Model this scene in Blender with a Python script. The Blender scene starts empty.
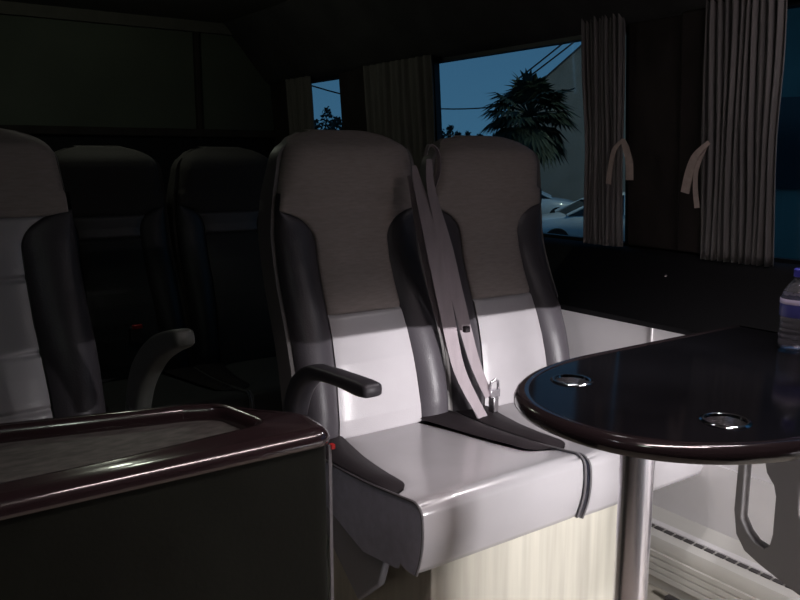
import bpy, bmesh, math, random
from mathutils import Vector, Matrix
random.seed(7)
S = bpy.context.scene
COL = S.collection
PI = math.pi

# ------------------------------------------------------------------ materials
def mat(name, col, rough=.6, metal=0., spec=.5, coat=0., bump=None, vary=None, trans=0., ior=1.45, sheen=0.):
    m = bpy.data.materials.new(name); m.use_nodes = True
    nt = m.node_tree; N = nt.nodes; L = nt.links; b = N['Principled BSDF']
    b.inputs['Base Color'].default_value = (*col, 1)
    b.inputs['Roughness'].default_value = rough
    b.inputs['Metallic'].default_value = metal
    b.inputs['Specular IOR Level'].default_value = spec
    b.inputs['Coat Weight'].default_value = coat
    b.inputs['Coat Roughness'].default_value = .06
    b.inputs['Transmission Weight'].default_value = trans
    b.inputs['IOR'].default_value = ior
    b.inputs['Sheen Weight'].default_value = sheen
    tc = N.new('ShaderNodeTexCoord')
    if vary:      # (scale xyz, amount, noise scale)
        sc, amt, ns = vary
        mp = N.new('ShaderNodeMapping'); mp.inputs['Scale'].default_value = sc
        nz = N.new('ShaderNodeTexNoise'); nz.inputs['Scale'].default_value = ns; nz.inputs['Detail'].default_value = 5
        L.new(tc.outputs['Object'], mp.inputs['Vector']); L.new(mp.outputs['Vector'], nz.inputs['Vector'])
        cr = N.new('ShaderNodeValToRGB')
        cr.color_ramp.elements[0].position = .3; cr.color_ramp.elements[1].position = .7
        cr.color_ramp.elements[0].color = (*[c*(1-amt) for c in col], 1)
        cr.color_ramp.elements[1].color = (*[min(1, c*(1+amt)) for c in col], 1)
        L.new(nz.outputs['Fac'], cr.inputs['Fac']); L.new(cr.outputs['Color'], b.inputs['Base Color'])
    if bump:      # (scale xyz, noise scale, strength)
        sc, ns, st = bump
        mp = N.new('ShaderNodeMapping'); mp.inputs['Scale'].default_value = sc
        nz = N.new('ShaderNodeTexNoise'); nz.inputs['Scale'].default_value = ns; nz.inputs['Detail'].default_value = 3
        L.new(tc.outputs['Object'], mp.inputs['Vector']); L.new(mp.outputs['Vector'], nz.inputs['Vector'])
        bp = N.new('ShaderNodeBump'); bp.inputs['Strength'].default_value = st; bp.inputs['Distance'].default_value = .002
        L.new(nz.outputs['Fac'], bp.inputs['Height']); L.new(bp.outputs['Normal'], b.inputs['Normal'])
    return m
M = {}
M['leather']  = mat('light_leather', (.375,.358,.372), .30, bump=((1,1,1),260,.25), vary=((1,1,1),.04,6))
M['cushleather'] = mat('dimmed_cushion_leather', (.31,.299,.308), .26, coat=.35, bump=((1,1,1),260,.12), vary=((1,1,1),.04,6))  # back leather darkened; weaker light on the cushion put into its colour
M['seatfab']  = mat('brown_grey_fabric', (.27,.232,.22), .85, bump=((1,1,8),60,.5), vary=((1,1,6),.10,30))
M['rearfab']  = mat('shaded_rear_fabric', (.035,.034,.034), .85, bump=((1,1,8),60,.5))  # rear-row copies, here to rearbolster, carry the unlit dimness in their colour
M['leatherdim'] = mat('shaded_rear_leather', (.09,.085,.085), .5)
M['rearhead'] = mat('shaded_rear_head_fabric', (.038,.034,.032), .85, bump=((1,1,8),60,.5))  # seat fabric darkened so the rear heads look unlit
M['rearbolster'] = mat('shaded_rear_bolster', (.02,.02,.022), .5)
M['bolster']  = mat('charcoal_leather', (.056,.051,.058), .40, spec=.4, bump=((1,1,1),220,.3), vary=((1,1,1),.05,6))
M['inlay']    = mat('dark_seat_inlay', (.018,.014,.016), .6, spec=.2, bump=((1,1,1),220,.3))
M['flank']    = mat('blue_grey_fabric', (.38,.385,.47), .8, bump=((1,1,1),180,.4), vary=((1,1,1),.08,40))
M['shell']    = mat('grey_plastic_shell', (.12,.112,.110), .5, bump=((1,1,1),300,.2))
M['sidecov']  = mat('grey_side_plastic', (.22,.22,.24), .55)
M['piping']   = mat('dark_piping', (.10,.095,.10), .5)
M['armrest']  = mat('armrest_rubber', (.035,.032,.038), .42, bump=((1,1,1),200,.2))
M['armgrey']  = mat('grey_green_armrest', (.06,.065,.06), .5)
M['belt']     = mat('seat_belt_webbing', (.22,.185,.20), .6, bump=((1,1,1),300,.4), vary=((1,1,.1),.08,60))
M['beltdark'] = mat('belt_edge', (.05,.03,.035), .8)
M['chrome']   = mat('chrome', (.78,.76,.80), .24, metal=.95)
M['rim']      = mat('cup_rim_chrome', (.6,.6,.63), .10, metal=1.)
M['steel']    = mat('brushed_steel', (.6,.58,.6), .25, metal=1.)
M['red']      = mat('red_button', (.5,.02,.02), .4)
M['wood']     = mat('pale_wood', (.37,.355,.30), .5, vary=((14,14,.7),.16,2.2))
M['tabletop'] = mat('black_gloss_table', (.004,.004,.005), .11, spec=.12, vary=((1,1,1),.4,3))
M['tableedge']= mat('table_edge_lip', (.014,.010,.011), .16, coat=.6)
M['cabbody']  = mat('black_laminate', (.009,.011,.008), .6, spec=.25, bump=((1,1,1),120,.2), vary=((1,1,.6),.25,9))
M['cabtop']   = mat('dark_maroon_gloss', (.026,.015,.017), .20, spec=.9, coat=.6, bump=((1,1,1),30,.1))
M['tray']     = mat('dusty_tray', (.085,.08,.075), .5, vary=((2,5,1),.45,14))
M['wall_l']   = mat('light_grey_trim', (.72,.70,.71), .45, vary=((1,1,1),.04,3))
M['wall_d']   = mat('black_vinyl_trim', (.007,.007,.008), .6, spec=.15, bump=((1,1,1),150,.3))
M['wall_hd']  = mat('dark_headliner', (.035,.033,.033), .9, vary=((1,1,1),.3,5))
M['pillar']   = mat('dark_brown_pillar', (.03,.025,.023), .8, spec=.15, vary=((1,1,.5),.25,10))
M['ceil']     = mat('headliner', (.085,.08,.07), .95, vary=((1,1,1),.1,20))
M['floor']    = mat('beige_vinyl_floor', (.42,.39,.33), .6, vary=((1,1,1),.1,8))
M['heater']   = mat('cream_heater_cover', (.60,.585,.55), .45)
M['grille']   = mat('heater_grille_dark', (.06,.055,.055), .6)
M['midgrey']  = mat('grey_lower_trim', (.72,.70,.705), .55, vary=((1,1,1),.05,5))
M['bracket']  = mat('grey_cast_bracket', (.15,.143,.143), .55, bump=((1,1,1),100,.2))
M['curtain']  = mat('taupe_curtain', (.17,.158,.156), .9, bump=((3,3,.3),60,.6), vary=((6,6,.2),.15,25), sheen=.1)
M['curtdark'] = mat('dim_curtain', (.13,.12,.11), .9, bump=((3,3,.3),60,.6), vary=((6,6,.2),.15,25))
M['tie']      = mat('cream_tie', (.45,.36,.32), .8, vary=((1,1,1),.1,60))
M['shade']    = mat('dark_green_blind', (.06,.07,.052), .75, bump=((1,1,5),80,.4), vary=((1,1,1),.2,2))
M['blackrub'] = mat('window_rubber', (.008,.01,.012), .5)
M['label']    = mat('bottle_label', (.06,.065,.24), .3)
M['labelw']   = mat('bottle_label_white', (.6,.55,.75), .35)
M['cap']      = mat('blue_cap', (.05,.05,.35), .35)
M['pet']      = mat('clear_plastic', (.90,.90,1.), .10, trans=.95, ior=1.3, coat=.5, bump=((1,1,1),90,.9))
M['water']    = mat('water', (.9,.93,1.), .02, trans=1., ior=1.33)
M['asphalt']  = mat('asphalt', (.06,.06,.065), .9, vary=((1,1,1),.3,2))
M['carpaint'] = mat('white_car_paint', (.85,.87,.88), .3, coat=.6)
M['carglass'] = mat('dark_car_glass', (.008,.012,.015), .1)
M['tyre']     = mat('tyre', (.02,.02,.02), .8)
M['palm']     = mat('palm_green', (.018,.032,.02), .7, vary=((1,1,1),.3,4))
M['trunk']    = mat('palm_trunk', (.05,.045,.035), .9, vary=((1,1,6),.4,8))
M['tree']     = mat('tree_foliage', (.02,.035,.03), .9, vary=((1,1,1),.4,4))
M['render']   = mat('plaster_wall', (.50,.38,.29), .9, vary=((1,1,1),.12,1.2))
M['render2']  = mat('dull_green_wall', (.12,.18,.16), .9, vary=((1,1,1),.25,.7))
M['roof']     = mat('roof_tile', (.10,.08,.075), .9, vary=((1,1,1),.2,6))
M['hglass']   = mat('house_window_glass', (.02,.025,.03), .15)
M['cable']    = mat('cable', (.01,.01,.012), .7)
def glass_mat():
    m = bpy.data.materials.new('tinted_window_glass'); m.use_nodes = True
    nt = m.node_tree; N = nt.nodes; L = nt.links; N.clear()
    o = N.new('ShaderNodeOutputMaterial'); t = N.new('ShaderNodeBsdfTransparent'); g = N.new('ShaderNodeBsdfGlossy')
    t.inputs['Color'].default_value = (.50,.62,.66,1); g.inputs['Roughness'].default_value = .03
    g.inputs['Color'].default_value = (.8,.8,.8,1)
    mx = N.new('ShaderNodeMixShader'); mx.inputs[0].default_value = .05
    L.new(t.outputs[0], mx.inputs[1]); L.new(g.outputs[0], mx.inputs[2]); L.new(mx.outputs[0], o.inputs[0])
    return m
M['glass'] = glass_mat()
def emit_mat(name, col, s):
    m = bpy.data.materials.new(name); m.use_nodes = True
    b = m.node_tree.nodes['Principled BSDF']
    b.inputs['Emission Color'].default_value = (*col, 1); b.inputs['Emission Strength'].default_value = s
    return m

# ------------------------------------------------------------------ mesh helpers
def obj(name, bm, m, parent=None, smooth=True, bevel=0., subsurf=0, auto=True, loc=None):
    bmesh.ops.remove_doubles(bm, verts=bm.verts, dist=1e-6)
    bmesh.ops.recalc_face_normals(bm, faces=bm.faces)
    me = bpy.data.meshes.new(name); bm.to_mesh(me); bm.free()
    me.materials.append(m)
    o = bpy.data.objects.new(name, me); COL.objects.link(o)
    if smooth:
        me.shade_smooth()
        if auto:
            me.set_sharp_from_angle(angle=math.radians(40))
    if bevel:
        b = o.modifiers.new('bevel', 'BEVEL'); b.width = bevel; b.segments = 3; b.limit_method = 'ANGLE'
        b.angle_limit = math.radians(35)
    if subsurf:
        s = o.modifiers.new('sub', 'SUBSURF'); s.levels = s.render_levels = subsurf
    if parent: o.parent = parent
    if loc: o.location = loc
    return o
def tag(o, label=None, cat=None, group=None, kind=None):
    if label: o['label'] = label
    if cat: o['category'] = cat
    if group: o['group'] = group
    if kind: o['kind'] = kind
    return o
def empty(name, loc=(0,0,0), rz=0, **k):
    o = bpy.data.objects.new(name, None); COL.objects.link(o)
    o.location = loc; o.rotation_euler = (0,0,rz); o.empty_display_size = .1
    return tag(o, **k)
def box(bm, x0,x1,y0,y1,z0,z1):
    v = [bm.verts.new((x,y,z)) for z in (z0,z1) for x,y in ((x0,y0),(x1,y0),(x1,y1),(x0,y1))]
    for f in ((0,3,2,1),(4,5,6,7),(0,1,5,4),(1,2,6,5),(2,3,7,6),(3,0,4,7)): bm.faces.new([v[i] for i in f])
def B(*a):
    bm = bmesh.new(); box(bm, *a); return bm
def prism(bm, pts, axis, a, b):
    """extrude closed 2D outline along axis (0,1,2) from a to b"""
    def P(p, t):
        q = list(p); q.insert(axis, t); return q
    v0 = [bm.verts.new(P(p,a)) for p in pts]; v1 = [bm.verts.new(P(p,b)) for p in pts]
    n = len(pts)
    bm.faces.new(v0[::-1]); bm.faces.new(v1)
    for i in range(n): bm.faces.new((v0[i], v0[(i+1)%n], v1[(i+1)%n], v1[i]))
def grid(bm, rows, flip=False):
    V = [[bm.verts.new(p) for p in r] for r in rows]
    for i in range(len(V)-1):
        for j in range(len(V[0])-1):
            f = [V[i][j],V[i][j+1],V[i+1][j+1],V[i+1][j]]
            try: bm.faces.new(f[::-1] if flip else f)
            except ValueError: pass
    return V
def tube(bm, pts, r, seg=8, cap=True):
    pts = [Vector(p) for p in pts]; rings = []
    rr = r if isinstance(r, (list,tuple)) else [r]*len(pts)
    prev = None
    for i,p in enumerate(pts):
        t = (pts[min(i+1,len(pts)-1)]-pts[max(i-1,0)]).normalized()
        if prev is None:
            n = t.orthogonal().normalized()
        else:
            n = (prev - t*prev.dot(t)).normalized()
        prev = n; b = t.cross(n)
        rings.append([bm.verts.new(p+(n*math.cos(2*PI*k/seg)+b*math.sin(2*PI*k/seg))*rr[i]) for k in range(seg)])
    for i in range(len(rings)-1):
        for k in range(seg):
            bm.faces.new((rings[i][k],rings[i][(k+1)%seg],rings[i+1][(k+1)%seg],rings[i+1][k]))
    if cap: bm.faces.new(rings[0][::-1]); bm.faces.new(rings[-1])
def lathe(bm, prof, c=(0,0,0), seg=40):
    rings = []
    for r,z in prof:
        rings.append([bm.verts.new((c[0]+r*math.cos(2*PI*k/seg), c[1]+r*math.sin(2*PI*k/seg), c[2]+z)) for k in range(seg)] if r>1e-5 else [bm.verts.new((c[0],c[1],c[2]+z))])
    for a,b in zip(rings, rings[1:]):
        for k in range(seg):
            k2=(k+1)%seg
            if len(a)==1 and len(b)==1: continue
            if len(a)==1: bm.faces.new((a[0],b[k2],b[k]))
            elif len(b)==1: bm.faces.new((a[k],a[k2],b[0]))
            else: bm.faces.new((a[k],a[k2],b[k2],b[k]))
def ipl(pts, t):
    if t <= pts[0][0]: return pts[0][1]
    for (a,va),(b,vb) in zip(pts, pts[1:]):
        if t <= b: return va+(vb-va)*(t-a)/(b-a)
    return pts[-1][1]
def sm(t): t=max(0,min(1,t)); return t*t*(3-2*t)
def ribbon(path, widths, thick, wdir=(1,0,0)):
    """flat strap following path; wdir = width direction"""
    bm = bmesh.new(); rows=[]; P=[Vector(p) for p in path]
    # densify (catmull)
    Q=[];W=[]
    for i in range(len(P)-1):
        p0=P[max(i-1,0)];p1=P[i];p2=P[i+1];p3=P[min(i+2,len(P)-1)]
        for k in range(6):
            t=k/6
            Q.append(.5*((2*p1)+(p2-p0)*t+(2*p0-5*p1+4*p2-p3)*t*t+(3*p1-p0-3*p2+p3)*t**3)); W.append(widths[i]+(widths[i+1]-widths[i])*t)
    Q.append(P[-1]);W.append(widths[-1])
    wd=Vector(wdir).normalized()
    for i,q in enumerate(Q):
        t=(Q[min(i+1,len(Q)-1)]-Q[max(i-1,0)]).normalized()
        w=(wd-t*wd.dot(t)).normalized(); n=t.cross(w)
        h=W[i]/2
        rows.append([q-w*h-n*thick/2,q-w*h+n*thick/2,q+w*h+n*thick/2,q+w*h-n*thick/2,q-w*h-n*thick/2])
    V=grid(bm,rows)
    bm.faces.new(V[0][:4]); bm.faces.new(V[-1][:4])
    return bm

# ------------------------------------------------------------------ SEAT
ZS = 1.16      # shoulder height (seat z above world floor reference)
def yf(z):     # front of centre panel
    return ipl([(.40,1.925),(.50,1.93),(.60,1.948),(.66,1.962),(.73,1.985),(.80,2.015),(.88,2.05),(.95,2.074),(1.02,2.088),(1.10,2.092),(1.18,2.088),(1.25,2.085),(1.30,2.093),(1.34,2.115)], z)
def wo(z):     # outer half width
    w = ipl([(.42,.262),(.7,.258),(.95,.250),(1.05,.249),(1.15,.240),(1.22,.229),(1.34,.214)], z)
    if z > 1.235:
        u = min(1,(z-1.235)/.105)
        w = w*(.24+.76*(max(0,1-u**3))**(1/2.2))
    return w
def wi(z):     # inner panel half width
    base = ipl([(.42,.150),(.6,.142),(.8,.130),(1.0,.127),(1.34,.135)], z)
    if z > ZS-.16:
        u = min(1,(z-(ZS-.16))/.10)
        e = 1-math.sqrt(max(0,1-u**2.2))
        return base+(wo(z)-base)*e
    return base
def frange(a,b,n): return [a+(b-a)*i/n for i in range(n+1)]
def centre_panel(z0, z1, seams=(), pad=.010):
    n=max(6,int((z1-z0)/.004)); rows=[]
    for z in frange(z0,z1,n):
        row=[]; w=wi(z)
        for s in frange(-1,1,24):
            x=s*w
            y=yf(z)-pad*(1-abs(s)**6)
            e=min([1]+[abs(z-q)/.010 for q in (z0,z1)]+[abs(z-q)/.012 for q in seams])
            y+=.012*(1-min(1,e))**1.5
            hr = 0
            if z>1.13: hr=-.012*math.sin(min(1,(z-1.13)/.2)*PI)*(1-s*s*.5)
            row.append((x,y+hr,z))
        rows.append(row)
    bm=bmesh.new(); grid(bm,rows); return bm
def head_panel(z0, seams=(), top=True):
    # fabric panel incl. head, wraps over the top and sides to the shell
    rows=[]
    n=int((1.338-z0)/.010)
    for z in frange(z0,1.338,n):
        w=wi(z); hd=sm((z-1.03)/.1); row=[]
        e=min([1]+[abs(z-q)/.010 for q in (z0,)]+[abs(z-q)/.010 for q in seams])
        seam=.006*(1-min(1,e))**1.5
        rt=sm((z-1.28)/.06)*.03
        if hd>0 and w>wo(z)*.985:
            row.append((-w*1.0,yf(z)+.06,z)); row.append((-w*1.0,yf(z)+.03,z))
        else:
            row.append((-w,yf(z)+.012,z)); row.append((-w,yf(z)+.010,z))
        for s in frange(-1,1,28):
            a=abs(s)
            y=yf(z)-.010*(1-a**6)+seam+rt
            if z>ZS: y+= .018*max(0,(a-.8)/.2)**2 - .012*math.sin(min(1,(z-ZS)/.2)*PI)*(1-.4*s*s)
            row.append((s*w*.995,y,z))
        if hd>0 and w>wo(z)*.985:
            row.append((w,yf(z)+.03,z)); row.append((w,yf(z)+.06,z))
        else:
            row.append((w,yf(z)+.010,z)); row.append((w,yf(z)+.012,z))
        rows.append(row)
    last=rows[-1]
    rows.append([(p[0]*.97,max(p[1],yf(1.338))+.045,1.342) for p in last])
    bm=bmesh.new(); grid(bm,rows); return bm
def back_bolster(sgn):
    rows=[]
    for z in frange(.44,ZS-.004,60):
        a=wi(z); b=wo(z); row=[]
        prot=ipl([(.44,.026),(.55,.034),(.8,.028),(1.0,.014),(1.13,.003)],z)
        k=max(0,min(1,(b-a)/.09))
        for t in frange(0,1,14):
            x=a+(b-a)*t
            y=yf(z)+.006*(1-t)-prot*k*math.sin(PI*min(1,t*1.02))**.8 -.002*min(1,t*10)+ .014*max(0,(t-.8)/.2)**2
            row.append((sgn*x,y,z))
        row.append((sgn*(b+.001),yf(z)+.035,z)); row.append((sgn*b,yf(z)+.07,z))
        rows.append(row)
    bm=bmesh.new(); grid(bm,rows,sgn>0); return bm
def back_shell():
    rows=[]
    for z in frange(.40,1.332,60):
        zz=z; w=wo(zz)*(1 if zz<1.3 else .97)+.016*(1-sm((zz-1.25)/.08)); y=yf(zz)+ .018 + .03*sm((z-1.29)/.04); d=.095-.045*sm((z-1.12)/.2)
        pts=[]
        outl=[(-1,0),(-1.02,.25),(-1.03,.7),(-.97,.92),(-.75,1),(-.3,1.05),(.3,1.05),(.75,1),(.97,.92),(1.03,.7),(1.02,.25),(1,0),(.9,.12),(-.9,.12),(-1,0)]
        for px,py in outl: pts.append((px*w,y+py*d,z))
        rows.append(pts)
    bm=bmesh.new(); V=grid(bm,rows)
    bm.faces.new(V[0][:-1]); bm.faces.new(V[-1][:-1])
    return bm
# cushion profile (y,z) from rear top to front bottom, arc
def cush_profile():
    P=[]
    for t in frange(0,1,22):
        y=1.935-(1.935-1.396)*t
        z=.455+.028*t+.012*math.sin(PI*t)*-1 
        P.append((y,z))
    for k in range(1,13):
        a=(PI/2)*(k/12)*.98
        P.append((1.396-.034*math.sin(a), .483-.034+.034*math.cos(a)))
    y0,z0=P[-1]
    for t in frange(.1,1,9): P.append((y0+.022*t**1.3-.008*math.sin(PI*t), z0-(z0-.305)*t))
    return P
CP=cush_profile()
CW=.2725
def ub(y):       # half width of centre panel at y (bolster inlay inner edge)
    base=ipl([(1.50,.205),(1.60,.196),(1.75,.175),(1.935,.140)],y)
    if y<1.54:
        u=min(1,(1.54-y)/.06)
        return base+(CW-.006-base)*(1-math.sqrt(max(0,1-u**2)))
    return base
def bulge(y):    # raise of inlay
    return .016*sm((y-1.47)/.12)
def cushion_panel():
    rows=[]
    for i,(y,z) in enumerate(CP):
        w = ub(y) if (i<=22 and y>1.482) else CW-.006
        row=[]
        for s in frange(-1,1,26):
            a=abs(s)
            zz=z-.008*a**8*(1 if i<28 else .3); yy=y
            if i<6: zz+= -.006*(1-i/6)
            row.append((s*w,yy+(.006*a**10 if i>=22 else 0),zz))
        rows.append(row)
    rows.append([(p[0],p[1]+.05,p[2]-.004) for p in rows[-1]])
    bm=bmesh.new(); grid(bm,rows); return bm
def cushion_inlay(sgn):
    rows=[]
    ys=frange(1.935,1.4805,44)
    for y in ys:
        z=ipl(sorted([(p[0],p[1]) for p in CP[:23]]),y)
        a=ub(y); b=CW-.006; row=[]
        for t in frange(0,1,8):
            x=a+(b-a)*t
            row.append((sgn*x,y,z-.008+bulge(y)*math.sin(PI*min(1,.1+t*.75))*min(1,(b-a)/.05)+.004))
        rows.append(row)
    bm=bmesh.new(); grid(bm,rows,sgn<0); return bm
def flank(sgn):
    # side panel between top seam and bottom edge
    top=[(y,z) for y,z in CP]
    cx,cz=1.70,.38
    rows=[]
    for (y,z) in top: 
        row=[]
        zb=ipl([(1.35,.312),(1.45,.285),(1.62,.262),(1.75,.30),(1.95,.36)],y)
        for t in frange(0,1,8):
            yy=y+(0 if y>1.45 else (min(1.46,y+.10)-y)*t*.9)
            zz=z+(max(zb,min(z-.002,zb))-z)*t - .006*(1-t)
            row.append((sgn*(CW-.005+.004*math.sin(PI/2*min(1,t*3))-.012*max(0,t-.6)),yy,zz))
        rows.append(row)
    bm=bmesh.new(); grid(bm,rows,sgn>0); return bm
def piping(sgn):
    pts=[(sgn*(CW-.004),y,z-.003) for y,z in CP]
    bm=bmesh.new(); tube(bm,pts,.0035,6); return bm
def armrest_bm(x0,x1,path,th):
    """path: centre line (y,z), th: half thickness per point"""
    bm=bmesh.new(); rows=[]
    P=[Vector((0,a,b)) for a,b in path]; Q=[];T=[]
    for i in range(len(P)-1):
        p0=P[max(i-1,0)];p1=P[i];p2=P[i+1];p3=P[min(i+2,len(P)-1)]
        for k in range(6):
            t=k/6
            Q.append(.5*((2*p1)+(p2-p0)*t+(2*p0-5*p1+4*p2-p3)*t*t+(3*p1-p0-3*p2+p3)*t**3)); T.append(th[i]+(th[i+1]-th[i])*t)
    Q.append(P[-1]);T.append(th[-1])
    xm=(x0+x1)/2; hw=(x1-x0)/2
    for i,q in enumerate(Q):
        t=(Q[min(i+1,len(Q)-1)]-Q[max(i-1,0)]).normalized(); n=Vector((0,-t.z,t.y))
        if n.z<0 and i>3: n=-n
        row=[]
        endk=1 if i<len(Q)-2 else (.93 if i==len(Q)-2 else .75)
        for k in range(17):
            a=2*PI*k/16; c,s=math.cos(a),math.sin(a)
            cx=math.copysign(abs(c)**.5,c); sz=math.copysign(abs(s)**.5,s)
            p=Vector((xm+cx*hw*endk,0,0))+q+n*sz*T[i]*endk
            row.append(p)
        rows.append(row)
    V=grid(bm,rows); bm.faces.new(V[0][:-1]); bm.faces.new(V[-1][:-1]); return bm
def make_seat(leather_top, seams, label, cushion=True, dark=False):
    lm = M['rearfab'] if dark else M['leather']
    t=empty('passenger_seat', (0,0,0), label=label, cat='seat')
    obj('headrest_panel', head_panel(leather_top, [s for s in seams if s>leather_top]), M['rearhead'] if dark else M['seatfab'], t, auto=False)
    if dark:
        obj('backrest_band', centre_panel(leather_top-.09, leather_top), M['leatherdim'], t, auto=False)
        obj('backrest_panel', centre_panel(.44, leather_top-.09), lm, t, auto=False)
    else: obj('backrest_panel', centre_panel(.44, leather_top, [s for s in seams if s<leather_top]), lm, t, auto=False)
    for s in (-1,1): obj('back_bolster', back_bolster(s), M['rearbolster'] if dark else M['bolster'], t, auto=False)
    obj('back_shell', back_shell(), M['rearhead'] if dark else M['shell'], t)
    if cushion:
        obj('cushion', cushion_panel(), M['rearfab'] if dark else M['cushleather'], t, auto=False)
        for s in (-1,1):
            obj('cushion_bolster', cushion_inlay(s), M['inlay'], t, auto=False)
            f=obj('side_panel', flank(s), M['flank'], t, auto=False)
            obj('piping', piping(s), M['piping'], t)
        obj('cushion_pan', B(-.245,.245,1.46,1.98,.335,.43), M['inlay'], t, bevel=.01)
    return t
def copy_tree(o, parent=None):
    c=o.copy(); COL.objects.link(c)
    if parent: c.parent=parent
    for ch in list(o.children): copy_tree(ch,c)
    return c
ARM_PATH=[(1.935,.50),(1.915,.57),(1.875,.645),(1.81,.695),(1.74,.710),(1.65,.716),(1.56,.717),(1.515,.719)]
ARM_TH=[.032,.034,.032,.024,.018,.017,.020,.016]
G='passenger seats of grey leather and fabric'
seat1=make_seat(.80,(1.10,), 'grey leather seat with curved armrest, nearest the dark cabinet', True)
seat1['group']='pair of seats behind the oval table'
seat2=copy_tree(seat1); seat2['label']='grey leather seat beside the window wall, partly behind the table'
seat1.location=(1.284,0,-.004); seat2.location=(1.842,0,-.012)
for ch in seat2.children:
    if ch.name.startswith(('back_bolster','back_shell')): ch.scale=(1.015,1,1)
# armrest + side cover on seat 1
a=armrest_bm(-.325,-.270,[(y,z) for y,z in ARM_PATH],ARM_TH); obj('armrest', a, M['armrest'], seat1, auto=False)
bm=bmesh.new(); prism(bm,[(1.93,.40),(1.93,.30),(1.66,.10),(1.56,.19),(1.52,.30),(1.60,.335),(1.80,.36)],0,-.258,-.235)
obj('side_cover', bm, M['sidecov'], seat1, bevel=.008)
# left foreground seat
seatL=make_seat(1.09,(.92,.72,.57), 'grey seat with stitched light leather squares, cut off at the left edge behind the cabinet')
seatL.scale=(1.16,1,1); seatL.location=(.263,.35,.0); seatL.rotation_euler=(0,0,0)
LP=[(2.06,.60),(2.035,.66),(1.99,.725),(1.92,.782),(1.84,.828),(1.75,.862),(1.665,.886)]
for ch in seatL.children:
    if ch.name.startswith('back_shell'): ch.scale=(.965,1,1); ch.location=(0,.03,0)
    if ch.name.startswith('back_bolster'): ch.scale=(1.035,1,1)
a=armrest_bm(.265,.308,[(y-.35,z-.02) for y,z in LP],[.045,.045,.043,.038,.032,.026,.020]); obj('armrest', a, M['armgrey'], seatL, auto=False)
# rear row (farther back)
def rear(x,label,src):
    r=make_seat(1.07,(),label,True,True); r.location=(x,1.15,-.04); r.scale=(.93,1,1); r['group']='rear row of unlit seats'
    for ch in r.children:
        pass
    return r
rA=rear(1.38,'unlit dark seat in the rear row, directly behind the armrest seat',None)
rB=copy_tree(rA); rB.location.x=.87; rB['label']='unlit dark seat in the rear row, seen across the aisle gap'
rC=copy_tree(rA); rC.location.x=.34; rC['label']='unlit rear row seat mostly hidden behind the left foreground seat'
# seat plinths
def plinth(x0,x1,y0,y1,z1,label):
    p=obj('seat_plinth', B(x0,x1,y0,y1,-.08,z1), M['wood'], None, bevel=.004); tag(p,label,'seat base'); return p
plinth(1.075,1.80,1.405,1.90,.302,'pale wood grain box carrying the two table side seats')
pl=plinth(.08,.53,1.76,2.25,.302,'pale wood box under the left foreground seat'); 
plinth(.10,1.42,2.20+.0+.06,2.66,.285,'long wooden box under the rear row seats') if False else None
bm=B(.12,1.62,2.60,3.06,-.08,.262); p=obj('seat_plinth', bm, M['wood'], None, bevel=.004); tag(p,'long dim wooden box under the rear row seats','seat base')

# ------------------------------------------------------------------ SEAT BELTS
def belt(pathw, label, tongue=None, loop=False):
    t=empty('seat_belt', pathw[0][0][0][:3] if False else (0,0,0), label=label, cat='seat belt', group='seat belts between the two seats')
    for i,(p,w) in enumerate(pathw):
        obj('webbing', ribbon([(a-.022,b-.01,c) for a,b,c in p],w,.003,(1,-.25,0)), M['belt'], t)
    return t
b1=belt([([(1.482,2.02,1.23),(1.485,2.01,1.19),(1.493,1.99,1.12),(1.510,1.955,.98),(1.535,1.925,.80),(1.565,1.890,.60),(1.625,1.835,.44)],[.012,.026,.040,.050,.048,.040,.030]),([(1.470,2.03,1.20),(1.478,2.01,1.10),(1.497,1.985,.95),(1.522,1.945,.77),(1.570,1.885,.57),(1.612,1.845,.45)],[.010,.018,.022,.024,.022,.018])],
        'wide seat belt webbing hanging between the two table side seats, nearer the armrest')
b2=belt([([(1.512,1.985,1.25),(1.520,1.98,1.15),(1.555,1.95,.98),(1.590,1.925,.80),(1.622,1.885,.62),(1.650,1.845,.51)],[.016,.028,.042,.044,.036,.028]),
         ],'narrower seat belt webbing with chrome tongue, hanging beside the window side seat')
# loop at the top
bm=ribbon([(1.512,1.985,1.15),(1.530,1.975,1.215),(1.522,1.975,1.275),(1.498,1.985,1.292),(1.488,1.99,1.26)],[.014,.013,.012,.012,.012],.003,(.3,-1,0))
obj('belt_loop', bm, M['belt'], b2)
bm=bmesh.new(); box(bm,1.630,1.670,1.828,1.846,.505,.530); tube(bm,[(1.632,1.837,.53),(1.635,1.835,.555),(1.650,1.833,.562),(1.665,1.835,.555),(1.668,1.837,.53)],.005,8)
obj('tongue', bm, M['chrome'], b2, bevel=.003)
bm=B(1.640,1.662,1.825,1.852,.455,.508); bk=obj('buckle', bm, M['steel'], b2, bevel=.004)
bm=B(1.572,1.592,1.868,1.885,.69,.71)
obj('belt_clip', bm, M['inlay'], b1, bevel=.003, loc=(-.02,-.005,.03))

# red buckle on the rear row
t=empty('seat_belt_buckle',(0,0,0),label='small red-buttoned belt buckle glowing dimly in the aisle gap',cat='buckle')
obj('buckle_body', B(.86,.91,3.00,3.03,.56,.622), M['armrest'], t, bevel=.005)
obj('button', B(.865,.903,2.985,3.00,.618,.634), M['red'], t, bevel=.003)

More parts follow.
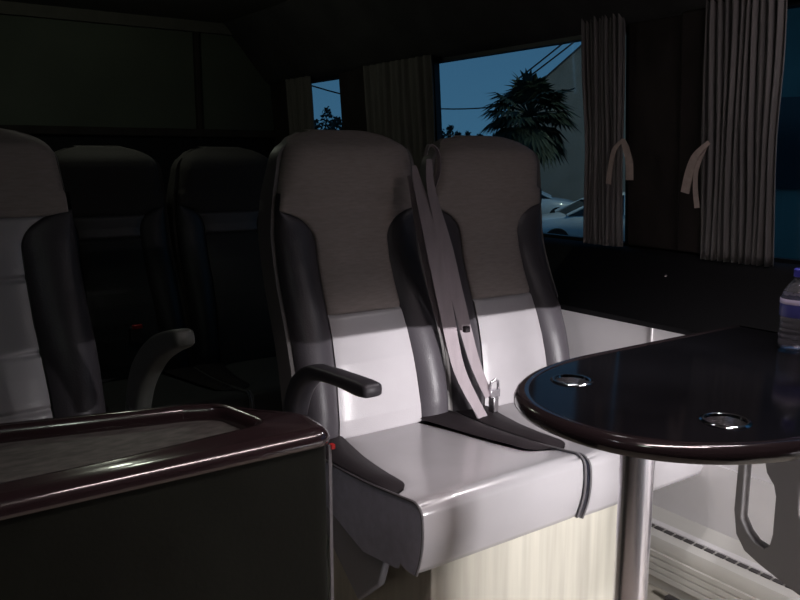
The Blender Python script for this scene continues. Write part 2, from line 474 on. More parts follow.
# ------------------------------------------------------------------ TABLE
TZ=.775
def table_outline(off=0):
    # half-oval end pointing to the aisle (-X), straight sides to the wall
    cx,cy,a,b=1.50,.979,.455,.336
    pts=[]
    for k in range(49):
        an=PI/2+PI*k/48
        ex=2.25
        c,s=math.cos(an),math.sin(an)
        x=cx+(a-off)*math.copysign(abs(c)**(2/ex),c); y=cy+(b-off)*math.copysign(abs(s)**(2/ex),s)
        pts.append((x,y))
    # pts go from (cx, cy+b) round the left to (cx, cy-b)
    return [(2.10,cy+b-off)]+pts+[(2.10,cy-b+off)]
tt=empty('oval_table',(1.5,.955,-.08),label='black gloss oval ended table on a chrome pole, fixed to the window wall',cat='table')
def stack(levels, inv=None):
    bm=bmesh.new(); rings=[]
    for off,z in levels:
        rings.append([bm.verts.new((x,y,z)) for x,y in table_outline(off)])
    n=len(rings[0])
    for a_,b_ in zip(rings,rings[1:]):
        for i in range(n): bm.faces.new((a_[i],a_[(i+1)%n],b_[(i+1)%n],b_[i]))
    return bm,rings
bm,r=stack([(.030,TZ+.0),(.022,TZ+.002),(.012,TZ+.001),(.004,TZ-.005),(.0,TZ-.014),(0,TZ-.022),(.006,TZ-.031),(.02,TZ-.034),(.03,TZ-.034)])
bm.faces.new(r[-1][::-1])
o=obj('edge_lip', bm, M['tableedge'], tt); o.matrix_parent_inverse=Matrix.Translation((-1.5,-.955,.08))
# top with cup holes via boolean
bm=bmesh.new(); prism(bm,[(x,y) for x,y in table_outline(.030)],2,TZ-.012,TZ)
top=obj('table_top', bm, M['tabletop'], tt, smooth=False); top.matrix_parent_inverse=Matrix.Translation((-1.5,-.955,.08))
cups=[(1.272,1.165),(1.300,.812)]
cb=bmesh.new()
for cx,cy in cups: lathe(cb,[(0,-.03),(.0375,-.03),(.0375,.03),(0,.03)],(cx,cy,TZ),40)
cut=obj('cutter',cb,M['tabletop'])
mo=top.modifiers.new('h','BOOLEAN'); mo.object=cut; mo.solver='EXACT'
bpy.context.view_layer.update()
dg=bpy.context.evaluated_depsgraph_get(); me=bpy.data.meshes.new_from_object(top.evaluated_get(dg)); top.modifiers.clear(); top.data=me
bpy.data.objects.remove(cut)
for cx,cy in cups:
    c=empty('cup_holder',(cx,cy,TZ)); 
    bm=bmesh.new()
    lathe(bm,[(.0355,-.002),(.037,.003),(.0395,.004),(.043,.0035),(.046,.001),(.046,0)],seg=48)
    o=obj('cup_holder', bm, M['rim'], tt, loc=(cx-1.5,cy-.955,TZ+.08)); 
    bm=bmesh.new(); lathe(bm,[(.037,.003),(.0362,-.004),(.034,-.022),(.030,-.027),(.012,-.029),(0,-.0295)],seg=40)
    o2=obj('cup_well', bm, M['steel'], o)
    bpy.data.objects.remove(c)
# pole
bm=bmesh.new(); lathe(bm,[(.0,-.08),(.11,-.08),(.11,-.072),(.05,-.062),(.0325,-.055),(.0325,TZ-.06),(.045,TZ-.053),(.075,TZ-.043),(.075,TZ-.0345),(0,TZ-.0345)],seg=48)
o=obj('pole', bm, M['chrome'], tt, loc=(1.205-1.5,.93-.955,.08))

# grey bracket under the table, by the wall
bm=bmesh.new()
BY=-.035
outer=[(1.075,.730),(1.080,.40),(1.070,.34),(1.045,.305),(1.00,.285),(.93,.262),(.84,.235),(.70,.20),(.62,.20),(.62,.730)]
prism(bm,[(y+BY,z) for y,z in outer],0,1.735,1.765)
br=obj('table_bracket', bm, M['bracket'], None, smooth=False)
tag(br,'grey moulded support panel with two rounded openings, under the table','bracket')
def rr(y0,y1,z0,z1,r,cut=0):
    pts=[]
    for cx,cy,a0 in ((y1-r,z1-r,0),(y0+r,z1-r,90),(y0+r,z0+r,180),(y1-r,z0+r,270)):
        for k in range(7):
            a=math.radians(a0+15*k); pts.append((cx+r*math.cos(a),cy+r*math.sin(a)))
    return pts
hole1=[(1.058,.53),(1.058,.385),(1.040,.355),(1.02,.338),(.995,.332),(.983,.345),(.978,.375),(.978,.47),(.985,.495),(1.005,.52),(1.015,.56),(1.03,.59),(1.05,.59)]
bm=bmesh.new(); prism(bm,[(y+BY,z) for y,z in hole1],0,1.70,1.80); prism(bm,rr(.68,.920+BY,.415,.68,.045),0,1.70,1.80)
ct=obj('cutter', bm, M['bracket'], None)
bo=br.modifiers.new('holes','BOOLEAN'); bo.operation='DIFFERENCE'; bo.object=ct; bo.solver='EXACT'
dg=bpy.context.evaluated_depsgraph_get(); me=bpy.data.meshes.new_from_object(br.evaluated_get(dg))
br.modifiers.clear(); br.data=me; bpy.data.objects.remove(ct)
bv=br.modifiers.new('b','BEVEL'); bv.width=.004; bv.segments=2; bv.limit_method='ANGLE'

# ------------------------------------------------------------------ BOTTLE
bt=empty('water_bottle',(1.955,1.045,TZ),label='clear plastic water bottle with blue cap and label, standing on the table',cat='bottle')
prof=[(0,.004),(.030,.0),(.040,.006),(.042,.02)]
z=.02
while z<.075: prof+= [(.042,z+.004),(.0395,z+.009),(.042,z+.014)]; z+=.014
prof+=[(.042,.085),(.0415,.123),(.0425,.127),(.042,.133),(.036,.151),(.026,.166),(.016,.177),(.0145,.188)]
bm=bmesh.new(); lathe(bm,prof,seg=36); obj('body', bm, M['pet'], bt)
bm=bmesh.new(); lathe(bm,[(0,.186),(.0175,.186),(.0178,.203),(.015,.206),(0,.206)],seg=36); obj('cap', bm, M['cap'], bt)
bm=bmesh.new(); lathe(bm,[(.0428,.086),(.0432,.088),(.0432,.124),(.0428,.126)],seg=36); lb=obj('label', bm, M['label'], bt)
bm=bmesh.new(); lathe(bm,[(.0433,.118),(.0437,.119),(.0437,.130),(.0433,.131)],seg=36); obj('label_band', bm, M['labelw'], lb)

# ------------------------------------------------------------------ CABINET
cab=empty('low_cabinet',(.3,1.4,-.08),label='black low cabinet with glossy recessed maroon top in the left foreground',cat='cabinet')
def cadd(o): o.matrix_parent_inverse=Matrix.Translation((-.3,-1.4,.08)); return o
def roundpoly(pts, rad, seg=8):
    out=[]; n=len(pts)
    for i in range(n):
        p=Vector(pts[i]); a_=Vector(pts[i-1])-p; b_=Vector(pts[(i+1)%n])-p
        r=rad[i]; ua=a_.normalized(); ubb=b_.normalized()
        if r<=0: out.append(tuple(p)); continue
        ang=ua.angle(ubb); d=min(r/math.tan(ang/2),a_.length*.45,b_.length*.45)
        p0=p+ua*d; p2=p+ubb*d
        for k in range(seg+1):
            t=k/seg; q=(1-t)**2*p0+2*t*(1-t)*p+t*t*p2; out.append(tuple(q))
    return out
def inset(pts,d):
    out=[]; n=len(pts)
    for i in range(n):
        p=Vector(pts[i]); e0=(p-Vector(pts[i-1])); e1=(Vector(pts[(i+1)%n])-p)
        if e0.length<1e-6: e0=e1
        if e1.length<1e-6: e1=e0
        n0=Vector((-e0.y,e0.x)).normalized(); n1=Vector((-e1.y,e1.x)).normalized()
        m=(n0+n1); m=m/max(.3,m.length_squared)*2
        out.append((p.x+m.x*d,p.y+m.y*d))
    return out
CO=roundpoly([(-.14,1.250),(.725,1.245),(.735,1.37),(.585,1.562),(.2,1.665),(-.14,1.715)],[.0,.045,.07,.08,.1,.0])
RI=roundpoly([(-.10,1.325),(.345,1.325),(.625,1.350),(.600,1.500),(.535,1.530),(.2,1.608),(-.10,1.66)],[.04,.1,.03,.05,.05,.1,.04])
def ring_prism(levels, base):
    bm=bmesh.new(); rings=[]
    for d,z in levels: rings.append([bm.verts.new((x,y,z)) for x,y in inset(base,d)])
    n=len(rings[0])
    for a_,b_ in zip(rings,rings[1:]):
        for i in range(n): bm.faces.new((a_[i],a_[(i+1)%n],b_[(i+1)%n],b_[i]))
    return bm,rings
CZ=.752
bm,ro=ring_prism([(.02,CZ-.030),(.002,CZ-.030),(.0,CZ-.026),(0,CZ-.020),(.003,CZ-.012),(.010,CZ-.004),(.020,CZ),(.032,CZ+.001)],CO)
ri=[]
for d,z in [(-.022,CZ),(-.014,CZ+.003),(-.006,CZ+.002),(0,CZ-.004),(.004,CZ-.012),(.006,CZ-.028)]:
    ri.append([bm.verts.new((x,y,z)) for x,y in inset(RI,d)])
n=len(ri[0])
for a_,b_ in zip(ri,ri[1:]):
    for i in range(n): bm.faces.new((a_[i],a_[(i+1)%n],b_[(i+1)%n],b_[i]))
# bridge outer top ring with inner ring
e=[]
def edges_of(r): return [bm.edges.get((r[i],r[(i+1)%len(r)])) for i in range(len(r))]
bmesh.ops.triangle_fill(bm,use_beauty=True,edges=edges_of(ro[-1])+edges_of(ri[0]))
cadd(obj('cabinet_top', bm, M['cabtop'], cab))
bm=bmesh.new(); vv=[bm.verts.new((x,y,CZ-.027)) for x,y in inset(RI,.003)]; f=bm.faces.new(vv)
bmesh.ops.triangulate(bm,faces=[f])
cadd(obj('tray_floor', bm, M['tray'], cab))
bm=bmesh.new(); prism(bm,inset(CO,.008),2,-.08,CZ-.0305); cadd(obj('cabinet_body', bm, M['cabbody'], cab))
# thin metal edge strip + little red mark at corner
bm=B(.712,.7185,1.2505,1.2535,-.07,CZ-.032); cadd(obj('edge_strip', bm, M['sidecov'], cab))
bm=B(.716,.7235,1.246,1.256,CZ-.040,CZ-.031); cadd(obj('red_clip', bm, M['red'], cab))

# ------------------------------------------------------------------ ROOM SHELL
def struct(name,bm,m,**k):
    o=obj(name,bm,m,None,**k); o['kind']='structure'; return o
XW=2.30
YB=4.55; YF=-2.1; ZC=2.02; XL=-.35; ZF=-.08
struct('floor', B(XL-.05,XW+.1,YF-.05,YB+.05,ZF-.06,ZF), M['floor'])
struct('ceiling', B(XL-.05,XW+.1,YF-.05,YB+.05,ZC,ZC+.05), M['ceil'])
struct('wall_left', B(XL-.05,XL,YF,YB,ZF,ZC), M['wall_d'])
struct('wall_front', B(XL,XW,YF-.05,YF,ZF,ZC), M['wall_d'])
# rear wall: lower panel + two blinds-covered windows
struct('wall_rear', B(XL,XW+.05,YB,YB+.05,ZF,1.40), M['wall_d'])
struct('trim_1', B(XL,XW+.05,YB-.03,YB+.05,1.375,1.42), M['pillar'], bevel=.008)
struct('trim_2', B(XL,XW+.05,YB-.02,YB+.05,1.96,ZC), M['ceil'])
w=struct('window_1', B(XL,1.765,YB+.02,YB+.03,1.42,1.96), M['shade'])
w=struct('window_2', B(1.766,XW+.05,YB+.02,YB+.03,1.42,1.96), M['shade'])
struct('trim_3', B(1.755,1.785,YB-.012,YB+.03,1.36,1.97), M['pillar'], bevel=.006)
# side wall right: lower light, mid black, pillars, header
bm=B(XW-.185,XW+.05,YF,YB,.20,.716)
struct('wall_right', bm, M['wall_l'])
struct('trim_4', B(XW-.188,XW-.183,1.60,1.606,.30,.716), M['midgrey'])
bm=bmesh.new(); prism(bm,[(XW-.198,.716),(XW-.200,.735),(XW-.075,.90),(XW-.065,.925),(XW-.04,.945),(XW+.05,.945),(XW+.05,.716)],1,YF,YB)
struct('trim_5', bm, M['wall_d'])
bm=bmesh.new(); lathe(bm,[(0,.006),(.004,.005),(.006,.001),(.006,0)],seg=16)
o=obj('screw', bm, M['chrome']); o.location=(XW-.098,1.625,.872); o.rotation_euler=(0,math.radians(-53),0); tag(o,'tiny bright screw head in the black trim below the curtains','screw')
# header trim above windows
bm=bmesh.new(); prism(bm,[(XW-.035,1.695),(XW-.06,1.715),(XW-.20,1.90),(XW-.30,ZC),(XW+.05,ZC),(XW+.05,1.675)],1,YF,YB)
struct('trim_6', bm, M['wall_hd'])
# pillars between windows
for i,(y0,y1) in enumerate(((1.53,1.85),(2.97,3.74),(4.30,4.55),(YF,-.2))):
    struct('trim_%d'%(7+i), B(XW-.03,XW+.05,y0,y1,.945,1.70), M['pillar'], bevel=.01)
struct('trim_11', B(XW-.045,XW-.028,1.54,1.63,.95,1.70), M['pillar'], bevel=.008)
struct('trim_12', B(XW-.04,XW-.028,3.02,3.55,.95,1.70), M['pillar'], bevel=.008)
# window panes with rubber frames
def pane(n,y0,y1):
    o=struct('window_%d'%n, B(XW+.012,XW+.016,y0,y1,.94,1.70), M['glass'], smooth=False)
    bm=bmesh.new()
    for q in ((y0,y0+.025,.945,1.69),(y1-.025,y1,.945,1.69),(y0,y1,.945,.957),(y0,y1,1.672,1.69)): box(bm,XW-.005,XW+.025,*q)
    f=obj('window_frame', bm, M['blackrub'], o)
pane(3,1.85,2.97); pane(4,-.2,1.53); pane(5,3.74,4.30)
# lower right: grey kick panel, heater
bm=bmesh.new(); prism(bm,[(XW-.085,.30),(XW-.087,.716),(XW+.0,.716),(XW+.0,.10),(XW-.11,.10)],1,YF,YB)
struct('trim_13', B(XW-.195,XW-.18,YF,YB,.115,.335), M['midgrey'])
ht=empty('heater_duct',(2.1,.8,-.08),label='cream ribbed floor heater duct running along the window wall under the table',cat='heater')
hx=2.02
bm=bmesh.new()
prof=[(2.115,-.08),(hx-.02,-.08),(hx-.02,-.060),(hx-.03,-.045)]
for k in range(4):
    z0=-.040+k*.022; prof+=[(hx-.035,z0),(hx-.035,z0+.016),(hx-.030,z0+.018),(hx-.030,z0+.021)]
prof+=[(hx-.033,.060),(hx-.022,.085),(hx,.095),(hx+.055,.098),(2.105,.128),(2.115,.128)]
prism(bm,prof,1,-1.2,1.40+1.2)
h=obj('duct_cover', bm, M['heater'], ht); h.matrix_parent_inverse=Matrix.Translation((-2.1,-.8,.08))
bm=bmesh.new()
y=-.2
while y<2.3:
    v=[(hx+.004,.0955),(hx+.020,.0975),(hx+.020,.099),(hx+.004,.0985)]
    prism(bm,v,1,y,y+.028); y+=.036
g=obj('vent_slots', bm, M['grille'], ht, smooth=False); g.matrix_parent_inverse=Matrix.Translation((-2.1,-.8,.08))
bm=B(hx+.024,hx+.05,-.4,2.4,.0965,.101); g=obj('vent_strip', bm, M['midgrey'], ht); g.matrix_parent_inverse=Matrix.Translation((-2.1,-.8,.08))
struct('baseboard_right', B(hx-.065,hx-.045,YF+.3,1.38,-.08,-.066), M['grille'])

# ------------------------------------------------------------------ CURTAINS
def curtain(name,y0,y1,z0,z1,nf,m,label,grp,gather=None,xc=None,amp=.011):
    bm=bmesh.new(); rows=[]; xc=xc or XW-.055
    n=nf*10
    ph=[random.uniform(-.5,.5) for _ in range(nf+2)]
    for z in frange(z0,z1,26):
        row=[]
        g=0
        if gather: g=gather[1]*math.exp(-((z-gather[0])/.16)**2)
        for i in range(n+1):
            t=i/n; y=y0+(y1-y0)*t
            if gather:
                piv=gather[2]; y=piv+(y-piv)*(1-g)
            f=t*nf; k=int(f)
            a=amp*(1+.4*math.sin(k*2.3)+.1*math.sin(z*9+k))*(1-.4*g)
            row.append((xc+a*math.sin(2*PI*f+.25*math.sin(z*4+ph[min(k,nf)]*5)),y+.004*math.sin(z*7+k),z))
        rows.append(row)
    grid(bm,rows)
    o=obj(name,bm,m,None,auto=False); s=o.modifiers.new('t','SOLIDIFY'); s.thickness=.002
    tag(o,label,'curtain',grp); return o
c1=curtain('curtain',1.845,2.015,.945,1.80,10,M['curtain'],'taupe pleated curtain covering the near end of the palm window, left of the dark pillar','pleated window curtains',(1.32,.06,1.86))
c2=curtain('curtain',1.287,1.535,.935,1.84,11,M['curtain'],'taupe pleated curtain right of the dark pillar, above the table','pleated window curtains',(1.32,.03,1.50))
c3=curtain('curtain',2.90,3.44,.945,1.70,10,M['curtdark'],'dim pleated curtain between the small rear window and the palm window','pleated window curtains')
c4=curtain('curtain',4.0,4.28,.945,1.70,5,M['curtdark'],'dim narrow curtain at the far end of the small rear window','pleated window curtains')
def tie(y,z,label,s):
    t=empty('curtain_tie',(XW-.08,y,z),label=label,cat='curtain tie',group='cream curtain ties')
    def rb(pts,w): 
        bm=ribbon(pts,w,.003,(0,1,.15)); o=obj('strap',bm,M['tie'],t); return o
    if s<0:
        rb([(0,0,0),(-.012,-.025,-.03),(-.010,-.040,-.075),(-.006,-.042,-.135)],[.012,.024,.030,.030])
        rb([(.002,0,0),(-.010,.025,-.035),(-.008,.040,-.09),(-.004,.050,-.150)],[.012,.018,.018,.022])
    else:
        rb([(0,0,0),(-.012,.035,-.04),(-.010,.055,-.09),(-.006,.070,-.155)],[.014,.024,.030,.030])
        rb([(.002,.01,-.01),(-.010,.030,-.08),(-.008,.032,-.14),(-.004,.024,-.20)],[.010,.014,.016,.018])
    return t
tie(1.825,1.315,'pale two-tailed tie hanging on the curtain left of the dark pillar',-1)
tie(1.495,1.300,'pale two-tailed tie hanging on the curtain right of the dark pillar',1)

# the upper side wall leans inwards towards the roof
for o in list(COL.objects):
    if o.type=='MESH' and (o.name.startswith('curtain') or o.name.startswith('window_') or o.get('kind')=='structure'):
        if o.name.split('.')[0] in ('window_1','window_2','floor','ceiling','trim_1','trim_2','trim_3') or o.name.startswith('curtain_tie'): continue
        for v in o.data.vertices:
            if v.co.z>.94 and v.co.x>1.8: v.co.x-=.065*(v.co.z-.94)
    elif o.name.startswith('curtain_tie'): o.location.x-=.065*(o.location.z-.94)
# ------------------------------------------------------------------ OUTSIDE
GZ=-1.12; GT=-.78
o=obj('ground', B(-30,70,-30,90,GZ-.1,GZ), M['asphalt']); tag(o,kind='structure')
def car(loc,rz,label,sc=1.):
    t=empty('car',(loc[0],loc[1],GZ),rz,label=label,cat='car',group='white parked cars outside')
    # local: length along x (hood +x), width y
    secs=[(-2.25,.55,.85,.78),(-2.1,.35,.98,.86),(-1.2,.3,1.02,.9),(0,.3,1.0,.9),(1.0,.3,.98,.9),(1.75,.33,.88,.86),(2.15,.38,.74,.76),(2.28,.5,.66,.66)]
    rows=[]
    for x,z0,z1,hw in secs:
        rows.append([(x,-hw*.9,z0),(x,-hw,z0+.12),(x,-hw,z1-.2),(x,-hw*.9,z1-.03),(x,-hw*.5,z1+.01),(x,hw*.5,z1+.01),(x,hw*.9,z1-.03),(x,hw,z1-.2),(x,hw,z0+.12),(x,hw*.9,z0),(x,-hw*.9,z0)])
    bm=bmesh.new(); V=grid(bm,rows); bm.faces.new(V[0][:-1]); bm.faces.new(V[-1][:-1])
    obj('body',bm,M['carpaint'],t)
    secs=[(-2.0,.98,.99,.80),(-1.35,.98,1.40,.62),(-.6,.98,1.50,.60),(.1,.98,1.47,.60),(.55,.98,1.30,.64),(1.15,.96,.98,.78)]
    def cabin(k,zo):
        rows=[]
        for x,z0,z1,hw in secs: rows.append([(x*k,-.83*k,z0),(x*k,-hw*k,z1+zo),(x*k,hw*k,z1+zo),(x*k,.83*k,z0)])
        bm=bmesh.new(); grid(bm,rows); return bm
    obj('windows',cabin(.995,-.02),M['carglass'],t)
    bm=bmesh.new()
    rows=[[(x,-hw-.01,z1-.02),(x,-hw*.6,z1+.015),(x,hw*.6,z1+.015),(x,hw+.01,z1-.02)] for x,z0,z1,hw in secs[1:5]]
    grid(bm,rows); obj('roof',bm,M['carpaint'],t)
    for s in (-1,1):
        for x0,z0,w0,x1,z1,w1 in ((.1,1.45,.60,1.15,.97,.79),(-1.35,1.38,.62,-2.0,.98,.80),(-.35,1.48,.61,-.30,.97,.84)):
            bm=bmesh.new(); tube(bm,[(x0,s*w0,z0),(x1,s*w1,z1)],.04,6)
            obj('window_pillar',bm,M['carpaint'],t)
    for x in (-1.4,1.4):
        for s in (-1,1):
            bm=bmesh.new(); lathe(bm,[(0,-.1),(.2,-.1),(.31,-.1),(.33,-.07),(.33,.07),(.31,.1),(.2,.1),(0,.08)],seg=24)
            w=obj('wheel',bm,M['tyre'],t,loc=(x,s*.82,.33)); w.rotation_euler=(PI/2,0,0)
    return t
def polar(px,dep):
    a=math.radians(35)+math.atan((px-400)/800); d=dep/math.cos(math.atan((px-400)/800)); return (d*math.sin(a),d*math.cos(a))
car(polar(604,21),math.radians(145),'white parked car with dark side glass, nearest outside the palm window')
car(polar(519,30),math.radians(-45),'white parked car farther back, left of the nearer white car')
# palm
def palm(x,y,h,R,label):
    t=empty('palm_tree',(x,y,GT),label=label,cat='palm tree')
    bm=bmesh.new(); pts=[(0,0,z) for z in frange(-.68,h,8)]; tube(bm,pts,[.26,.22,.2,.2,.2,.22,.25,.27,.2],10); obj('trunk',bm,M['trunk'],t)
    for k in range(70):
        az=k*2.399+random.uniform(-.2,.2); el=math.radians(85-((k*.7549)%1)*135+random.uniform(-8,8)); u=.5; L=R*random.uniform(.8,1.05)*(1 if u<.75 else .62)
        d=Vector((math.cos(az)*math.cos(el),math.sin(az)*math.cos(el),math.sin(el)))
        side=Vector((-math.sin(az),math.cos(az),0)); base=Vector((0,0,h+.05))
        bm=bmesh.new()
        st=[base+d*(L*.5*s)+Vector((0,0,-.10*s*s*L)) for s in frange(0,1,3)]
        tube(bm,st,.018,4)
        hub=st[-1]; ax=(st[-1]-st[-2]).normalized(); up=ax.cross(side)
        nb=13
        for j in range(nb):   # fan blades
            an=math.radians(-78+156*j/(nb-1)); dr=(ax*math.cos(an)+side*math.sin(an)).normalized()
            ll=L*.55*(1-.25*abs(j-6)/6)*random.uniform(.85,1.1)
            wv=(up.cross(dr)).normalized()*.065
            p1=hub+dr*ll*.55+Vector((0,0,-.02)); p2=hub+dr*ll+Vector((0,0,-.16*L))
            v=[bm.verts.new(q) for q in (hub,p1-wv,p2,p1+wv,p1-up*.012)]
            bm.faces.new((v[0],v[1],v[4])); bm.faces.new((v[0],v[4],v[3])); bm.faces.new((v[1],v[2],v[4])); bm.faces.new((v[4],v[2],v[3]))
        obj('frond',bm,M['palm'],t,smooth=False)
    # dry skirt
    return t
palm(15.6,16.15,3.12,1.50,'fan palm tree outside the large window, dark against the dusk sky')
# house with gable
def house():
    A=math.radians(47); u=Vector((math.cos(A),-math.sin(A),0)); f=Vector((math.sin(A),math.cos(A),0))
    t=empty('house',f*35+u*.1+Vector((0,0,GT)),-A,label='plain plastered gabled house behind the palm, outside',cat='house')
    bm=bmesh.new(); prism(bm,[(-3.2,-.67),(-3.2,3.7),(1.6,7.9),(6.4,3.7),(6.4,-.67)],1,0,9); obj('wall',bm,M['render'],t,smooth=False)
    bm=bmesh.new(); prism(bm,[(-3.3,3.62),(1.6,7.905),(6.5,3.62),(6.5,3.70),(1.6,8.0),(-3.3,3.70)],1,-.05,9.3); obj('roof',bm,M['roof'],t,smooth=False)
    for x0,x1,z0,z1 in ((3.4,4.4,4.2,5.4),):
        o=obj('window',B(x0,x1,-.04,.02,z0,z1),M['hglass'],t)
house()
A=math.radians(63); t=empty('building',(math.sin(A)*13,math.cos(A)*13,GT),-A,label='dull green walled building seen past the right curtain',cat='building')
obj('wall',B(-2.2,7,0,6,-.67,9),M['render2'],t,smooth=False)
for x in (-1.2,1.0,3.2):
    for z in (1.6,4.2): obj('window',B(x,x+1.0,-.05,.02,z,z+1.3),M['hglass'],t)
# distant trees
def tree(x,y,h,r,label):
    t=empty('distant_tree',(x,y,GT),label=label,cat='tree',group='distant trees on the skyline')
    bm=bmesh.new(); tube(bm,[(0,0,-.68),(0,0,h*.7)],.15,6); obj('trunk',bm,M['trunk'],t)
    bm=bmesh.new()
    for k in range(260):
        z=h*(.25+.75*random.random()**.9); rr_=r*(1.05-z/h)*random.random()**.4+.05; a=random.random()*2*PI
        c=Vector((rr_*math.cos(a),rr_*math.sin(a),z)); s=.16
        v=[bm.verts.new(c+Vector([random.uniform(-s,s) for _ in range(3)])) for _ in range(4)]
        bm.faces.new((v[0],v[1],v[2])); bm.faces.new((v[0],v[2],v[3]))
    obj('crown',bm,M['tree'],t,smooth=False)
for k,(px,d,h,r) in enumerate(((318,48,4.2,1.5),(329,44,4.7,1.3),(338,46,4.3,1.4),(347,50,4.4,1.6),(441,55,3.9,1.6),(449,50,4.0,.9),(457,52,3.7,.8),(466,58,3.9,.9),(478,60,3.8,1.),(494,62,4.0,1.2))):
    a=math.radians(35)+math.atan((px-400)/800); 
    tree(d*math.sin(a),d*math.cos(a),h,r,'small distant tree on the dusk skyline, seen through the %s window'%('small rear' if k<4 else 'large'))
# unseen street lamp added to light the house and cars, behind the pillar
a=math.radians(58); LD=22; t=empty('added_street_lamp',(LD*math.sin(a),LD*math.cos(a),GZ),0,label='unseen street lamp added to light the house and cars, behind the dark pillar',cat='street lamp')
bm=bmesh.new(); tube(bm,[(0,0,0),(0,0,6),(-.3,.1,6.4),(-.9,.3,6.5)],.06,8); obj('pole',bm,M['cable'],t)
obj('lamp_head',B(-1.3,-.8,.15,.45,6.5,6.6),M['cable'],t)
sl=bpy.data.lights.new('added_street_light','POINT'); sl.energy=950; sl.color=(1.,.80,.58); sl.shadow_soft_size=.12
so=bpy.data.objects.new('added_street_light',sl); COL.objects.link(so); so.location=(LD*math.sin(a)-1.05,LD*math.cos(a)+.3,GZ+6.4)
# utility cables
def cable(p,q,sag,label):
    p=Vector(p);q=Vector(q); bm=bmesh.new(); pts=[p.lerp(q,t)-Vector((0,0,sag*4*t*(1-t))) for t in frange(0,1,24)]
    tube(bm,pts,.025,5); o=obj('utility_cable',bm,M['cable']); tag(o,label,'cable','overhead cables outside')
def wp(px,py,dep):
    a=math.radians(35)+math.atan((px-400)/800); 
    h=dep; fx=(px-400)/800; 
    cp,sp=math.cos(math.radians(10)),math.sin(math.radians(10)); v=(300-py)/800
    F=Vector((math.sin(math.radians(35))*cp,math.cos(math.radians(35))*cp,-sp)); R=Vector((math.cos(math.radians(35)),-math.sin(math.radians(35)),0)); U=R.cross(F)
    return Vector((0,0,1.25))+(F+R*fx+U*v)*dep
cable(wp(300,82,26),wp(575,88,33),.85,'thin sagging cable at the left of the palm')
cable(wp(519,84,24),wp(760,-118,20),.15,'thin cable rising rightwards above the palm')
cable(wp(514,82,24),wp(760,-132,20),.15,'second thin cable rising rightwards above the palm')

# ------------------------------------------------------------------ LIGHTS
# counter added unseen behind the camera; slab and side panel cut the strip's light
t=empty('baffle',(.9,-.9,-.08),label='dark counter added unseen behind the camera to cut off the strip light',cat='baffle')
def ladd(o): o.matrix_parent_inverse=Matrix.Translation((-.9,.9,.08)); return o
ladd(obj('baffle_slab',B(XL+.01,XW-.187,-2.05,-.12,.7165,.745),M['cabbody'],t,smooth=False))
ladd(obj('side_baffle',B(XL+.05,1.34,-.15,-.125,-.08,.7155),M['cabbody'],t,smooth=False))  # added to keep the strip's light off the cabinet and aisle
ladd(obj('baffle_end',B(XL+.01,XL+.04,-2.05,-.12,-.08,.715),M['cabbody'],t,smooth=False))
def area(name,loc,rot,sx,sy,power,col,spread=180):
    l=bpy.data.lights.new(name,'AREA'); l.shape='RECTANGLE'; l.size=sx; l.size_y=sy; l.energy=power; l.color=col; l.spread=math.radians(spread)
    o=bpy.data.objects.new(name,l); COL.objects.link(o); o.location=loc; o.rotation_euler=rot; return o
area('unseen_key_strip',(1.68,-1.8,.703),(PI/2,0,0),.82,.007,35,(1.,.955,.975),70)  # key strip added out of view; gives the low light its level edge
bmx=B(.2,2.10,-1.815,-1.803,.690,.7155); s_=obj('key_strip_housing',bmx,M['sidecov']); tag(s_,'slim housing added for the unseen key strip, under the counter behind the camera','lamp')
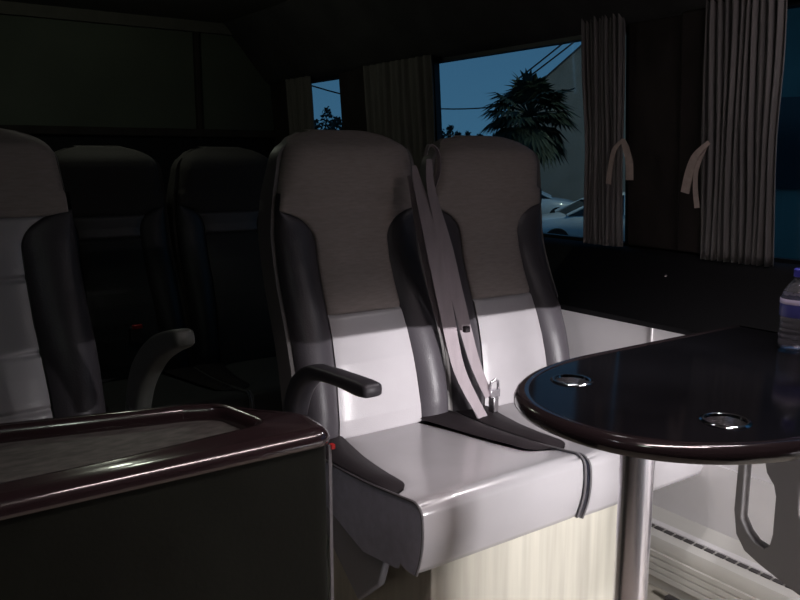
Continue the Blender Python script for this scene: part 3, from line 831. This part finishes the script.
# unseen overhead lights; several are added, as marked
area('unseen_overhead',(.95,.60,1.99),(0,0,0),1.1,.06,7.5,(1.,.80,.80),105)
area('unseen_overhead',(1.84,.82,1.93),(0,0,0),.44,.03,3,(1.,.88,.90))  # added for highlights on the seat edge, table rim and cups
area('unseen_overhead',(1.58,1.42,1.97),(0,0,0),.5,.04,1.0,(1.,.95,.97),62)  # added downlight that brightens the cushion tops
al=area('edge_glint_light',(2.07,1.12,1.82),(0,0,0),.14,.012,1.5,(1.,.95,.97),55)  # added out of view to draw a highlight along the seat's front edge
al.rotation_euler=(Vector((1.35,1.42,.48))-Vector((2.07,1.12,1.82))).to_track_quat('-Z','Y').to_euler()
area('unseen_overhead',(.0,.4,1.99),(0,math.radians(0),0),.12,.12,1.3,(.88,1.,.85))
pl_=bpy.data.lights.new('rear_fill','POINT'); pl_.energy=3.0; pl_.color=(.93,1.,.82); pl_.shadow_soft_size=.05  # rear light added above the view to lift the ceiling and blinds
po=bpy.data.objects.new('rear_fill',pl_); COL.objects.link(po); po.location=(.9,3.3,1.95)
sp=area('left_area_light',(-.25,1.0,1.93),(0,0,0),.06,.06,.5,(.9,.92,1.))  # small weak area light high on the left side
# ------------------------------------------------------------------ WORLD
w=bpy.data.worlds.new('dusk'); S.world=w; w.use_nodes=True; N=w.node_tree.nodes; L=w.node_tree.links
bg=N['Background']; tc=N.new('ShaderNodeTexCoord'); sx=N.new('ShaderNodeSeparateXYZ'); cr=N.new('ShaderNodeValToRGB')
L.new(tc.outputs['Generated'],sx.inputs[0]); L.new(sx.outputs['Z'],cr.inputs['Fac']); L.new(cr.outputs['Color'],bg.inputs['Color'])
cr.color_ramp.elements[0].position=0; cr.color_ramp.elements[0].color=(.085,.175,.27,1)
cr.color_ramp.elements[1].position=.35; cr.color_ramp.elements[1].color=(.05,.115,.21,1)
bg.inputs['Strength'].default_value=1.85

# ------------------------------------------------------------------ CAMERA
cam=bpy.data.cameras.new('camera'); co=bpy.data.objects.new('camera',cam); COL.objects.link(co)
cam.sensor_width=36; cam.lens=36.0; cam.clip_start=.02; cam.clip_end=300
co.location=(0,0,1.25); co.rotation_euler=(math.radians(80),0,math.radians(-35))
S.camera=co
S.view_settings.view_transform='Standard'; S.view_settings.look='None'; S.view_settings.exposure=0; S.view_settings.gamma=1
